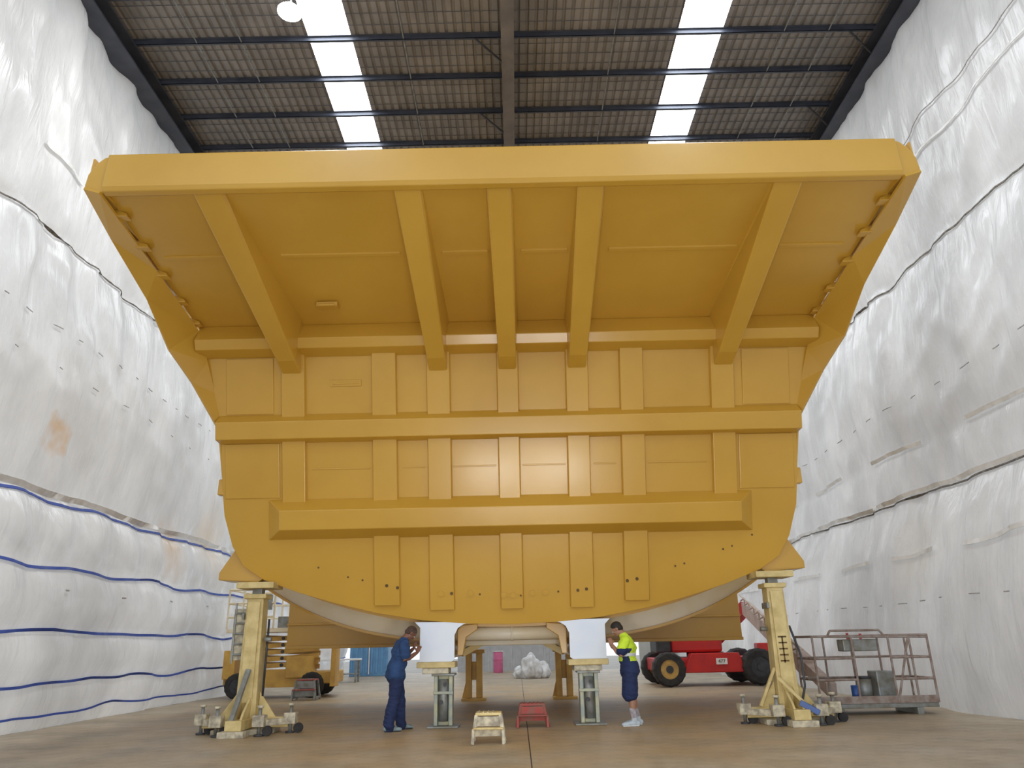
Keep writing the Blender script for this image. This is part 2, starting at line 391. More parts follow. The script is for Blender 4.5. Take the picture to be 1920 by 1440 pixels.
def hat(name,x0,x1,z0,z1,off=.09,ins=.02,mat=YEL):
    v=[W(x0,z0),W(x1,z0),W(x1,z1),W(x0,z1),W(x0+ins,z0,off),W(x1-ins,z0,off),W(x1-ins,z1,off),W(x0+ins,z1,off)]
    return obj(name,v,BF,mat,body,.008)
def wbeam(name,prof,x0,x1,ins=0,mat=YEL):
    n=len(prof)
    mo=max(p[0] for p in prof)
    v=[W(x0+(ins*p[0]/mo),p[1],p[0]) for p in prof]+[W(x1-(ins*p[0]/mo),p[1],p[0]) for p in prof]
    return obj(name,v,[tuple(range(n)),tuple(range(n,2*n))]+[(i,(i+1)%n,n+(i+1)%n,n+i) for i in range(n)],mat,body,.012)
k=0
for xc,w in ((-4.02,.46),(4.02,.46),(-2.32,.48),(2.32,.46),(-1.3,.46),(1.3,.44),(0,.42)):
    k+=1
    hat('stiffener_upper_%d'%k,xc-w/2,xc+w/2,5.45,6.72)
    hat('stiffener_mid_%d'%k,xc-w/2,xc+w/2,3.94,5.08)
    if abs(xc)<3: hat('stiffener_low_%d'%k,xc-w/2-.01,xc+w/2+.01,2.12 if abs(xc)>2 else 2.02,3.42,.07)
wbeam('cross_beam_mid',[(0,5.02),(.24,5.11),(.24,5.42),(0,5.54)],-5.42,5.42)
wbeam('cross_beam_low',[(0,3.30),(.34,3.52),(.34,3.86),(0,4.02)],-4.52,4.52,.30)
wbeam('cross_beam_top',[(0,6.56),(.30,6.70),(.34,6.88),(.05,7.14),(0,7.14)],-5.76,5.76)
for i,(a,c) in enumerate(((-1.05,-.25),(.25,1.05),(-2.0,-1.58),(1.58,2.0),(-3.7,-2.6),(2.6,3.7))):
    hat('weld_strip_%d'%i,a,c,4.535,4.56,.015,.0)
hat('name_plate',-3.35,-2.75,6.02,6.14,.02,.01); hat('name_plate_rim',-3.3,-2.8,6.06,6.10,.03,.0)
for i,(a,c,z0,z1) in enumerate(((-5.3,-4.40,5.55,6.55),(4.40,5.3,5.55,6.55))):
    hat('corner_panel_%d'%i,a,c,z0,z1,.02,.01)
hat('corner_plate_left',-5.33,-4.30,4.05,5.02,.02,.01); hat('corner_plate_right',4.30,5.33,4.05,5.02,.02,.01)
bolts=[(-3.05,2.62),(-2.78,2.56),(-2.32,2.47),(-2.12,2.43),(-1.32,2.33),(-1.12,2.31),(-.78,2.27),(-.6,2.27),(-.15,2.25),(.02,2.25),(.16,2.25),(.38,2.26),(.62,2.28),(.86,2.29),(1.22,2.32),(1.38,2.34),(2.14,2.47),(2.32,2.5),(3.05,2.70),(3.22,2.74),(3.95,2.98),(4.12,3.03),(4.5,3.22),(-3.6,2.8)]
v=[];f=[]
for i,(x,z) in enumerate(bolts):
    r=.03 if 1.0<abs(x)<2.5 else .018
    on=.075 if any(abs(x-xc)<.24 for xc in (-2.32,2.32,-1.3,1.3,0)) else .004
    C=W(x,z,on+.004); o=len(v); up=Vector((0,-.307,1)).normalized()
    for j in range(12):
        an=j*math.pi/6; v.append(C+Vector((1,0,0))*r*math.cos(an)+up*r*math.sin(an))
    f.append(tuple(o+j for j in range(12)))
o=obj('bolt_holes',v,f,HOLE,body); o.modifiers.new('s','SOLIDIFY').thickness=.01
v=[];f=[]
for x in (-.78,-.15,.02,.38,.62,-1.32,1.2):
    C=W(x,2.26+.04*abs(x),.076 if min(abs(x),abs(abs(x)-1.3))<.2 else .006); o=len(v); up=Vector((0,-.307,1)).normalized()
    for j in range(12):
        an=j*math.pi/6; v.append(C+Vector((1,0,0))*.055*math.cos(an)+up*.055*math.sin(an))
    f.append(tuple(o+j for j in range(12)))
o=obj('bolt_bosses',v,f,YEL,body); o.modifiers.new('s','SOLIDIFY').thickness=.02

# canopy
def cz(y): return 8.02-(y-9.55)*(.93/3.35)
v=[]
for x,y,z in ((-6.05,9.55,0),(6.05,9.55,0),(5.8,12.9,0),(-5.8,12.9,0)):
    v.append((x+CX,y,cz(y)))
v+=[(x_,y_,z_+.06) for x_,y_,z_ in v]
obj('canopy_plate',v,BF,YEL,body,.004)
v=[(-6.05+CX,9.6,8.55),(6.05+CX,9.6,8.55),(5.9+CX,13.2,7.7),(-5.9+CX,13.2,7.7)]; v+=[(a,b_,c+.05) for a,b_,c in v]
obj('canopy_top_plate',v,BF,YEL,body,.004)
prism('canopy_lip',[(9.5,7.93),(9.47,8.00),(9.5,8.59),(9.58,8.63),(9.75,8.63),(9.75,8.0),(9.6,7.91)],'x',-6.03+CX,6.03+CX,YEL,body,.015)
for i,(a,c) in enumerate(((-5.7,-4.6),(-3.75,-1.75),(-1.05,-.28),(.28,1.05),(1.75,3.9),(4.6,5.7))):
    yy=10.98; z=cz(yy)
    obj('canopy_seam_%d'%i,[(a+CX,yy-.03,z+.0085),(c+CX,yy-.03,z+.0085),(c+CX,yy+.03,z-.0085),(a+CX,yy+.03,z-.0085),
        (a+CX,yy-.03,z-.022),(c+CX,yy-.03,z-.022),(c+CX,yy+.03,z-.038),(a+CX,yy+.03,z-.038)],BF,YEL,body,.003)
for i,(xl,xw,wl_,ww) in enumerate(((-4.50,-4.04,.42,.34),(4.36,4.04,.42,.34),(-1.46,-1.30,.38,.33),(1.34,1.30,.38,.33),(-.06,0,.34,.32))):
    v=[]
    for (xc,w,y,ztop,zbot) in ((xl,wl_,9.6,cz(9.6),7.95),(xw,ww,12.58,cz(12.58),6.34)):
        v.append([(xc-w/2-.05+CX,y,ztop+.02),(xc+w/2+.05+CX,y,ztop+.02),(xc+w/2+CX,y,zbot),(xc-w/2+CX,y,zbot)])
    xc,w=xw,ww
    v.append([(xc-w/2-.05+CX,wy(6.95)+.0,cz(12.85)),(xc+w/2+.05+CX,wy(6.95),cz(12.85)),(xc+w/2+CX,wy(6.22)-.02,6.22),(xc-w/2+CX,wy(6.22)-.02,6.22)])
    vv=v[0]+v[1]+v[2]
    fs=[(0,1,2,3),(8,9,10,11)]
    for a in (0,4):
        fs+=[(a+j,a+(j+1)%4,a+4+(j+1)%4,a+4+j) for j in range(4)]
    obj('canopy_rib_%d'%i,vv,fs,YEL,body,.02)
inner=[(6.05,9.5,7.94),(5.93,11.2,cz(11.2)-.03),(5.8,12.7,7.05),(5.66,12.95,6.5),(5.55,13.2,5.95),(5.42,13.38,5.3)]
outer=[(6.30,9.5,8.02),(6.36,10.5,7.74),(6.25,11.6,7.18),(6.12,12.35,6.52),(5.85,12.85,6.05),(5.47,13.32,5.3)]
for sgn,nm in ((-1,'left'),(1,'right')):
    v=[(sgn*a[0]+CX,a[1],a[2]) for a in inner]+[(sgn*a[0]+CX,a[1],a[2]) for a in outer]
    m=len(inner); f=[(i,i+1,m+i+1,m+i) for i in range(m-1)]
    o=obj('side_flange_'+nm,v,f,YEL,body); o.modifiers.new('s','SOLIDIFY').thickness=.05
    prism('lip_corner_'+nm,[(sgn*6.0+CX,8.58),(sgn*6.10+CX,8.56),(sgn*6.22+CX,8.44),(sgn*6.31+CX,8.26),(sgn*6.33+CX,8.06),(sgn*6.29+CX,7.97),(sgn*6.0+CX,7.92)],'y',9.53,10.1,YEL,body,.02)
    side=[(6.28,9.55,8.55)]+[(a[0]-.01,a[1]+.03,a[2]) for a in outer]
    lowr=[(x,wy(z)+.03,z) for x,z in reversed(half[4:11])]
    side=side+lowr
    rear=[(min(p[0],5.9)*.985,21.0,max(1.9,p[2])) for p in side]
    v=[(sgn*a+CX,b_,c) for a,b_,c in side]+[(sgn*a+CX,b_,c) for a,b_,c in rear]
    m=len(side); o=obj('body_side_'+nm,v,[(i,i+1,m+i+1,m+i) for i in range(m-1)],YEL,body); o.modifiers.new('s','SOLIDIFY').thickness=.03
    for j,y in enumerate((9.95,10.6,11.25,11.9,12.5)):
        xi=6.05-(y-9.55)*.075; z=cz(y)-.02
        v=[(sgn*(xi+.05)+CX,y,z-.10),(sgn*(xi-.16)+CX,y+.02,z-.09),(sgn*(xi-.13)+CX,y+.03,z-.03),(sgn*(xi+.05)+CX,y+.03,z+.05)]
        v+=[(a,b_+.16,c) for a,b_,c in v]
        obj('gusset_%s_%d'%(nm,j),v,BF,YEL,body,.01)
    a,b_=sorted((sgn*5.36+CX,sgn*5.48+CX))
    box('side_lug_'+nm,(a,13.7,4.12),(b_,13.85,4.42),YEL,body,.02)
    prism('jacking_wing_'+nm,[(sgn*5.1+CX,3.3),(sgn*5.22+CX,3.2),(sgn*5.50+CX,2.75),(sgn*5.50+CX,2.62),(sgn*4.75+CX,2.56),(sgn*4.5+CX,2.75)],'y',14.25,14.9,YEL,body,.015)
cy=12.2
box('canopy_bracket',(-3.5,cy-.12,cz(cy)-.09),(-3.12,cy+.06,cz(cy)-.0),YEL,body,.01)
box('canopy_bracket_grip',(-3.46,cy-.16,cz(cy)-.10),(-3.16,cy-.10,cz(cy)-.06),YEL,body,.01)
# belly & ring beams
xs=[-5.1+.3*i for i in range(35)]
def arcz(x,z0,k,p=3.0): return z0+k*(abs(x)/5.2)**p
v=[];f=[]
for y,z0,kk in ((14.5,1.80,1.2),(21,1.9,1.1)):
    v+=[(x+CX,y,arcz(x,z0,kk,2.2)) for x in xs]
m=len(xs); f=[(i,i+1,m+i+1,m+i) for i in range(m-1)]
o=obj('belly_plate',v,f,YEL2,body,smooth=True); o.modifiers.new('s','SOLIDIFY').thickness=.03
def ring(name,y,z0,kk,h,th,mat,xm=5.15,p=3.0):
    xx=[-xm+xm/24*i for i in range(49)]; m=len(xx)
    v=[(x+CX,y,arcz(x,z0,kk,p)) for x in xx]+[(x+CX,y,arcz(x,z0,kk,p)+h) for x in xx]+[(x+CX,y+th,arcz(x,z0,kk,p)) for x in xx]+[(x+CX,y+th,arcz(x,z0,kk,p)+h) for x in xx]
    f=[]
    for i in range(m-1):
        f+=[(i,i+1,m+i+1,m+i),(2*m+i,2*m+i+1,3*m+i+1,3*m+i),(i,i+1,2*m+i+1,2*m+i),(m+i,m+i+1,3*m+i+1,3*m+i)]
    f+=[(0,m,3*m,2*m),(m-1,2*m-1,4*m-1,3*m-1)]
    return obj(name,v,f,mat,body)
ring('belly_ring_front',15.0,1.70,1.2,.14,.10,YEL,p=2.3)
ring('belly_ring_main',16.0,1.46,1.2,.45,.25,CREAM)  # main ring in pale cream, lighter than the yellow body
ring('belly_ring_flange',15.85,1.42,1.2,.05,.5,YEL)
ring('belly_ring_back',18.2,1.55,1.2,.3,.2,YEL)
box('tail_panel',(-6.0+CX,20.6,1.36),(6.0+CX,20.9,4.2),YEL,body,.02)
box('tail_panel_edge',(-6.0+CX,20.5,1.36),(6.0+CX,20.6,1.44),YEL,body,.01)
box('tail_panel_rib',(-6.0+CX,20.52,1.95),(6.0+CX,20.6,2.0),YEL,body,.01)
for sgn,nm,xa,xb in ((-1,'left',-1.80,-1.16),(1,'right',.96,1.63)):
    inn = xb if sgn<0 else xa; outx = xa if sgn<0 else xb
    s=-sgn
    poly=[(outx,1.10),(outx,1.70),(outx-s*.10,1.80),(inn+s*.30,1.79),(inn+s*.16,1.745),(inn+s*.06,1.68),(inn,1.56),(inn,1.14),(inn-s*.05,1.10)]
    prism('rail_end_mask_'+nm,poly,'y',14.44,14.47,MASK,body,.004)
    box('rail_'+nm,(xa+.02,14.47,1.16),(xb-.02,20.6,1.70),YEL,body,.02)
    box('rail_saddle_'+nm,(xa-.04,14.35,1.00),(xb+.02,14.95,1.10),JACK,body,.01)
    box('saddle_packer_'+nm,(xa+.06,14.38,.90),(xb-.1,14.9,1.0),JACKW,body,.01)
    prism('pivot_bracket_'+nm,[(inn+s*.02,1.2),(inn+s*.02,1.66),(inn+s*.1,1.74),(inn+s*.4,1.76),(inn+s*.4,1.66),(inn+s*.18,1.52),(inn+s*.12,1.2)],'y',14.9,15.2,YEL,body,.01)
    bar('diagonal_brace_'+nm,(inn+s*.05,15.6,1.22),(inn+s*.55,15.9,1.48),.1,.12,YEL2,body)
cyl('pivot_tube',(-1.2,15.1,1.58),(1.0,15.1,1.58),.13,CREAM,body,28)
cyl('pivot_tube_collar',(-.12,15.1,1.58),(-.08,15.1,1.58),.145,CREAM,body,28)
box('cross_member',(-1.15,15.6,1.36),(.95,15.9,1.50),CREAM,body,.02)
for i,x in enumerate((-1.17,1.22)):
    r=root('support_trestle',(x,21.2,0))
    box('post_a',(x-.22,21.0,.06),(x-.06,21.3,1.16),ORG,r); box('post_b',(x+.06,21.0,.06),(x+.22,21.3,1.16),ORG,r)
    box('foot',(x-.32,20.8,0),(x+.32,21.5,.06),ORG,r); box('cap',(x-.28,20.9,1.16),(x+.28,21.4,1.26),ORG,r)
    box('web',(x-.06,21.1,.5),(x+.06,21.2,.95),ORG,r)
    prism('gusset',[(x-.22,.06),(x-.32,.06),(x-.22,.45)],'y',21.1,21.13,ORG,r,0)

# ------------------------------------------------------------------ pillar stands
for i,x in enumerate((-1.36,1.28)):
    r=root('pillar_stand',(x,14.6,0)); y=14.62
    boxes('pillar',[((x-.17,y-.16,.03),(x-.10,y+.16,.88)),((x+.10,y-.16,.03),(x+.17,y+.16,.88)),((x-.10,y-.06,.03),(x+.10,y+.06,.88))],STAND,r,.008)
    cyl('screw_tube',(x,y-.10,.1),(x,y-.10,.80),.085,GREY,r,20)
    box('cap_plate',(x-.21,y-.22,.86),(x+.21,y+.24,.90),GREY,r)
    box('base_plate',(x-.28,y-.30,0),(x+.28,y+.3,.03),GREY,r)
    box('lug_band',(x-.18,y-.19,.55),(x+.18,y-.15,.60),STAND,r,.004)
    cyl('pin',(x-.03,y-.26,.42),(x-.03,y-.16,.42),.035,DARK,r,12)
    cyl('pin_top',(x+.03,y-.22,.72),(x+.03,y-.16,.72),.03,DARK,r,12)

# ------------------------------------------------------------------ corner jack stands
def jack(x,y,flip,right):
    r=root('hydraulic_jack_stand',(x,y,0)); s=flip
    v=[(x-.19,y-.17,.12),(x+.19,y-.17,.12),(x+.19,y+.17,.12),(x-.19,y+.17,.12),(x-.15,y-.15,2.28),(x+.15,y-.15,2.28),(x+.15,y+.15,2.28),(x-.15,y+.15,2.28)]
    obj('column',v,BF,JACK,r,.02)
    box('column_cap',(x-.2,y-.19,2.26),(x+.2,y+.19,2.34),JACK,r)
    box('ram',(x-.09,y-.09,2.34),(x+.09,y+.09,2.44),GREY,r)
    box('saddle',(x-.34,y-.25,2.44),(x+.34,y+.35,2.55),JACK,r)
    box('front_channel',(x-.11,y-.20,.5),(x+.11,y-.17,2.2),JACK,r,.004)
    box('base_beam_x',(x-.75,y-.12,.10),(x+.75,y+.12,.26),JACK,r)
    box('base_beam_y',(x-.14,y-.7,.10),(x+.14,y+.7,.26),JACK,r)
    box('base_plate',(x-.5,y-.35,.0),(x+.5,y+.35,.09),JACKW,r)
    box('front_foot',(x-.22,y-.8,.0),(x+.22,y-.5,.10),JACKW,r)
    prism('gusset_l',[(x-.19,.26),(x-.50,.26),(x-.44,.34),(x-.19,.68)],'y',y-.03,y+.01,JACK,r,.004)
    prism('gusset_r',[(x+.19,.26),(x+.50,.26),(x+.44,.34),(x+.19,.68)],'y',y-.03,y+.01,JACK,r,.004)
    prism('gusset_f',[(y-.17,.26),(y-.58,.26),(y-.52,.34),(y-.17,.62)],'x',x-.1,x-.06,JACK,r,.004)
    prism('gusset_f2',[(y-.17,.26),(y-.58,.26),(y-.52,.34),(y-.17,.62)],'x',x+.06,x+.1,JACK,r,.004)
    for j,(dx,dy) in enumerate(((-.78,-.05),(.78,-.05),(-.35,-.5),(.38,-.5))):
        box('outrigger_box_%d'%j,(x+dx-.10,y+dy-.10,.15),(x+dx+.10,y+dy+.1,.33),JACKW,r)
        cyl('levelling_screw_%d'%j,(x+dx,y+dy,.02),(x+dx,y+dy,.44),.03,GREY,r,12)
        cyl('screw_pad_%d'%j,(x+dx,y+dy,0),(x+dx,y+dy,.03),.08,DARK,r,16)
        cyl('caster_%d'%j,(x+dx+.14,y+dy-.03,.08),(x+dx+.14,y+dy+.04,.08),.08,RUB,r,16)
        cyl('knob_%d'%j,(x+dx,y+dy,.44),(x+dx,y+dy,.48),.055,JACKW,r,10)
    bar('tie_l',(x-.75,y-.1,.2),(x-.35,y-.5,.2),.08,.1,JACKW,r); bar('tie_r',(x+.75,y-.1,.2),(x+.38,y-.5,.2),.08,.1,JACKW,r)
    if not right:
        bar('tow_lever',(x+.02,y-.22,1.05),(x-.10,y-.62,.12),.09,.05,GREY,r)
        cyl('hose',(x+.24,y,1.9),(x+.24,y-.02,.6),.02,DARK,r,8)
        pipes('side_ladder',[((x-.42,y+.1,1.3+.18*q),(x-.19,y+.1,1.3+.18*q)) for q in range(5)]+[((x-.42,y+.1,1.15),(x-.42,y+.1,2.2))],.018,GREY,r)
        box('side_panel',(x-.46,y+.12,1.2),(x-.2,y+.2,2.1),JACKW,r)
    else:
        pipes('hydraulic_hose',[((x+.2,y-.05,1.6),(x+.32,y-.1,1.1)),((x+.32,y-.1,1.1),(x+.3,y-.15,.6)),((x+.3,y-.15,.6),(x+.2,y-.2,.35))],.02,DARK,r)
        bar('blue_pump',(x+.05,y-.5,.36),(x+.32,y-.60,.20),.12,.09,BLUEP,r)
        bar('tow_lever',(x-.2,y-.3,.75),(x+.25,y-.55,.2),.07,.05,JACK,r)
        boxes('stencil_marks',[((x-.08,y-.206,1.0+.1*q),(x+.07,y-.2,1.025+.1*q)) for q in range(5)]+[((x-.02,y-.206,.98),(x+.005,y-.2,1.42))],HOLE,r)
        bar('side_strut',(x-.18,y-.1,.9),(x-.5,y-.1,.28),.06,.05,JACK,r)
    cyl('valve',(x-s*.22,y-.1,1.55),(x-s*.34,y-.1,1.55),.04,GREY,r,10)
    box('lug_upper',(x-.2,y-.21,1.9),(x-.16,y+.1,2.0),GREY,r,.004)
jack(-4.78,14.2,-1,False); jack(4.70,14.1,1,True)

# ------------------------------------------------------------------ step stools
def stool(x,y,w,d,h,m,m2,steps=2):
    r=root('step_stool',(x,y,0))
    tw=w*.78
    for j,(sx,sy) in enumerate(((-1,-1),(1,-1),(1,1),(-1,1))):
        bar('leg_%d'%j,(x+sx*w/2*.95,y+sy*d/2*.95,0.0),(x+sx*tw/2*.92,y+sy*d/2*.8,h-.03),.05,.05,m,r,.004)
    box('top_tread',(x-tw/2,y-d/2*.85,h-.04),(x+tw/2,y+d/2*.85,h),m2,r)
    boxes('tread_cleats',[((x-tw/2+.04+q*.07,y-d/2*.8,h),(x-tw/2+.06+q*.07,y+d/2*.8,h+.012)) for q in range(int(tw/.07)-1)],m,r)
    box('front_tread',(x-w/2*.9,y-d/2-.12,h*.48),(x+w/2*.9,y-d/2*.8,h*.54),m2,r)
    box('front_panel',(x-w/2*.86,y-d/2*.93,.10),(x+w/2*.86,y-d/2*.88,h*.46),m,r,.004)
    box('riser_panel',(x-w/2*.8,y-d/2*.88,h*.56),(x+w/2*.8,y-d/2*.84,h-.05),m,r,.004)
    bar('side_rail_a',(x-w/2*.93,y-d/2*.9,.07),(x-w/2*.93,y+d/2*.9,.07),.03,.05,m,r); bar('side_rail_b',(x+w/2*.93,y-d/2*.9,.07),(x+w/2*.93,y+d/2*.9,.07),.03,.05,m,r)
    for q,sx in ((0,-1),(1,1)):
        bar('front_stringer_%d'%q,(x+sx*w/2*.9,y-d/2-.10,0),(x+sx*w/2*.88,y-d/2-.06,h*.5),.04,.04,m,r,.003)
    return r
stool(-.46,12.25,.50,.36,.42,JACKW,JACK); stool(.24,14.4,.58,.34,.38,REDW,REDW)
stool(-6.0,22.6,.7,.5,.55,GREY,REDW)

# ------------------------------------------------------------------ wheels
def wheel(name,x,y,z,r,w,parent,hub=HUB,axis='y'):
    seg=32; v=[];prof=[(r*.55,-w/2),(r*.88,-w/2),(r,-w*.36),(r,w*.36),(r*.88,w/2),(r*.55,w/2)]
    for i in range(seg):
        an=2*math.pi*i/seg
        for j,(rr,yy) in enumerate(prof):
            q=rr*(.965 if (i%2 and rr>r*.95) else 1)
            v.append((x+q*math.cos(an),y+yy,z+q*math.sin(an)))
    m=len(prof); f=[(i*m+j,i*m+j+1,((i+1)%seg)*m+j+1,((i+1)%seg)*m+j) for i in range(seg) for j in range(m-1)]
    f+=[(i*m,((i+1)%seg)*m,((i+1)%seg)*m+m-1,i*m+m-1) for i in range(seg)]
    obj(name+'_tyre',v,f,RUB,parent)
    cyl(name+'_rim',(x,y-w*.42,z),(x,y+w*.42,z),r*.56,hub,parent,24)
    cyl(name+'_hub',(x,y-w*.52,z),(x,y-w*.40,z),r*.22,DARK,parent,16)

# ------------------------------------------------------------------ scissor lift (left)
sc=root('scissor_lift',(-7.1,24,0))
x0,x1,y0,y1=-8.75,-5.5,23.4,25.0
box('chassis',(x0,y0+.12,.38),(x1,y1,.72),ORG,sc,.03); box('chassis_skirt',(x0+.6,y0+.1,.3),(x1-.9,y0+.16,.8),ORG,sc)
box('power_box',(-6.9,y0+.05,.55),(-6.1,y0+.6,1.15),ORG,sc,.02); box('front_cabinet',(x0,y0,.55),(x0+.35,y1,1.35),ORG,sc)
box('end_ladder_post',(-5.55,y0,.3),(-5.4,y0+.5,1.45),ORG,sc)
for j,xx in enumerate((-8.3,-6.1)):
    wheel('wheel_%d'%(j*2+1),xx,y0+.1,.36,.36,.26,sc,DARK); wheel('wheel_%d'%(j*2+2),xx,y1-.05,.36,.36,.26,sc,DARK)
for j in range(5):
    z=.85+j*.19
    bar('scissor_arm_a%d'%j,(-8.2,y0+.35,z),(-6.0,y0+.35,z+.13),.07,.13,ORG,sc)
    bar('scissor_arm_b%d'%j,(-8.2,y0+.5,z+.13),(-6.0,y0+.5,z),.07,.13,HUB,sc)
    cyl('scissor_pin%d'%j,(-7.1,y0+.28,z+.065),(-7.1,y0+.6,z+.065),.05,DARK,sc,12)
box('platform_deck',(x0,y0,1.85),(x1-.1,y1,1.97),CREAM,sc)
rl=[]
for zz in (2.3,2.7,3.1):
    rl+=[((x0,y0,zz),(x0+1.4,y0,zz)),((x0,y1,zz),(x1-.1,y1,zz)),((x0,y0,zz),(x0,y1,zz))]
for xx in (x0,x0+.45,x0+.9,x0+1.4): rl.append(((xx,y0,1.97),(xx,y0,3.1)))
for xx in (x0,-7.6,-6.6,x1-.1): rl.append(((xx,y1,1.97),(xx,y1,3.1)))
pipes('guard_rails',rl,.03,CREAM,sc)
box('control_box',(x0+.9,y0-.12,2.5),(x0+1.3,y0+.1,2.95),GREY,sc)
box('toolbox',(x0+1.5,y0+.1,1.97),(x1-.4,y0+.8,2.3),GREY,sc)

# ------------------------------------------------------------------ red boom lift (right)
bl=root('boom_lift',(6.0,25.5,0))
wheel('wheel_1',4.75,25.0,.52,.52,.42,bl); wheel('wheel_2',7.6,25.0,.55,.55,.45,bl,DARK)
wheel('wheel_3',4.75,27.2,.52,.52,.42,bl); wheel('wheel_4',7.6,27.2,.55,.55,.45,bl,DARK)
box('chassis',(4.4,25.25,.45),(8.0,26.95,.85),RED,bl,.04)
prism('axle_cover',[(5.2,.4),(5.5,.98),(7.0,.98),(7.2,.4)],'y',24.95,25.4,RED,bl,.03)
cyl('turntable_ring',(6.2,26.1,.85),(6.2,26.1,1.0),.6,DARK,bl,28)
box('engine_cover',(5.0,25.3,1.0),(6.6,26.9,1.55),RED,bl,.08); box('counterweight',(4.5,25.5,1.0),(5.0,26.7,1.5),DARK,bl,.05)
box('right_fender',(7.6,24.9,.95),(8.5,25.3,1.25),RED,bl,.03)
box('number_plate',(6.25,24.91,.64),(6.60,24.945,.82),WHITE,bl,.0)
t=bpy.data.curves.new('fleet_number','FONT'); t.body='477'; t.size=.15; t.extrude=.004; t.align_x='CENTER'; t.align_y='CENTER'; t.materials.append(HOLE)
to=bpy.data.objects.new('fleet_number',t); COL.objects.link(to); to.parent=bl; to.location=Vector((6.425,24.903,.73))-Vector(bl.location); to.rotation_euler=(math.radians(90),0,0)
bar('boom_riser',(6.4,26.1,1.2),(7.3,24.6,2.35),.3,.35,RED,bl)
bar('boom_main',(7.3,24.6,2.3),(6.45,17.6,.75),.30,.36,PLANK,bl); bar('boom_tip',(6.45,17.6,.75),(6.25,15.98,.40),.2,.24,PLANK,bl)
lat=[]
for q in range(10):
    t0=q/10; a=Vector((7.3,24.6,2.3)).lerp(Vector((6.45,17.6,.75)),t0); b_=Vector((7.3,24.6,2.3)).lerp(Vector((6.45,17.6,.75)),t0+.1)
    lat.append((a+Vector((-.16,0,.22)),b_+Vector((-.16,0,.42)))); lat.append((b_+Vector((-.16,0,.22)),b_+Vector((-.16,0,.42))))
lat.append((Vector((7.14,24.6,2.7)),Vector((6.29,17.6,1.17))))
pipes('boom_cable_tray',lat,.025,PLANK,bl)
X0,X1,YA,YB=5.65,7.85,15.05,15.95
box('basket_floor',(X0,YA,.12),(X1,YB,.20),GREY,bl); box('basket_skid_l',(X0+.3,YA,.0),(X0+.42,YB,.12),GREY,bl); box('basket_skid_r',(X1-.42,YA,.0),(X1-.3,YB,.12),GREY,bl)
sg=[]
for zz in (.62,1.0,1.40):
    sg+=[((X0,YA,zz),(X0+.75,YA,zz)),((X1-.75,YA,zz),(X1,YA,zz)),((X0,YB,zz),(X1,YB,zz)),((X0,YA,zz),(X0,YB,zz)),((X1,YA,zz),(X1,YB,zz))]
sg+=[((X0,YA,1.4),(X1,YA,1.36)),((X0+.3,YA,1.4),(X0+.36,YA,1.5)),((X0+.36,YA,1.5),(X1-.9,YA,1.5)),((X1-.9,YA,1.5),(X1-.8,YA,1.38))]
for xx in (X0,X0+.75,X1-.75,X1): sg.append(((xx,YA,.2),(xx,YA,1.4)))
for xx in (X0,X0+.55,X0+1.1,X0+1.65,X1): sg.append(((xx,YB,.2),(xx,YB,1.4)))
sg+=[((X1-.75,YA,.2),(X1-.35,YA,1.4)),((X1-.35,YA,.2),(X1-.35,YA,1.4))]
pipes('basket_rails',sg,.022,RUSTY,bl)
box('basket_control_console',(X0+.6,YA+.05,1.12),(X0+1.25,YA+.35,1.34),GREY,bl,.02)
box('basket_toeboard',(X0,YA-.01,.2),(X1,YA+.02,.33),RUSTY,bl,.004)
cyl('paint_pot',(X0+1.05,YA+.45,.2),(X0+1.05,YA+.45,.62),.14,GREY,bl,20); cyl('paint_pot_lid',(X0+1.05,YA+.45,.62),(X0+1.05,YA+.45,.66),.15,DARK,bl,20)
cyl('spray_bottle',(X0+.85,YA+.4,.2),(X0+.85,YA+.4,.5),.08,BLUEP,bl,14); box('pump_unit',(X0+1.25,YA+.3,.2),(X0+1.6,YA+.7,.75),GREY,bl,.02)
pipes('joysticks',[((X0+.75,YA+.15,1.34),(X0+.75,YA+.15,1.46)),((X0+1.0,YA+.15,1.34),(X0+1.0,YA+.15,1.44))],.025,RED,bl)

# ------------------------------------------------------------------ rubbish bags, crates
def lump(name,x,y,rx,ry,rz,mat,parent,seed):
    bm=bmesh.new(); bmesh.ops.create_icosphere(bm,subdivisions=4,radius=1)
    for vv in bm.verts:
        n_=noise.noise(vv.co*1.7+Vector((seed,0,0)))*.3+noise.noise(vv.co*5+Vector((seed,0,0)))*.08
        vv.co*=1+n_; vv.co.x*=rx; vv.co.y*=ry; vv.co.z=max(vv.co.z,-.6)*rz
    mn=min(vv.co.z for vv in bm.verts)
    for vv in bm.verts: vv.co+=Vector((x,y,-mn))
    me=bpy.data.meshes.new(name); bm.to_mesh(me); bm.free(); me.materials.append(mat)
    for p in me.polygons: p.use_smooth=True
    o=bpy.data.objects.new(name,me); COL.objects.link(o); o.parent=parent; o.matrix_parent_inverse=Matrix.Translation(-Vector(parent.location)); return o
bg=root('rubbish_bag_pile',(.5,33,0))
lump('bag_1',.55,33,.45,.5,.58,BAG,bg,1); lump('bag_2',.95,33.3,.4,.5,.42,BAG,bg,5); lump('bag_3',.15,33.4,.35,.4,.3,BAG,bg,9)
pc=root('pink_drum',(-1.0,40,0)); cyl('drum',(-1.0,40,0),(-1.0,40,1.0),.24,PINK,pc,24,bevel=.02); cyl('drum_rim',(-1.0,40,1.0),(-1.0,40,1.03),.26,WHITE,pc,24)
cyl('drum_hoop',(-1.0,40,.6),(-1.0,40,.64),.255,PINK,pc,24)
wbn=root('workbench',(-7.6,33,0)); box('bench_top',(-8.8,32.6,.85),(-6.6,33.4,.92),WHITE,wbn)
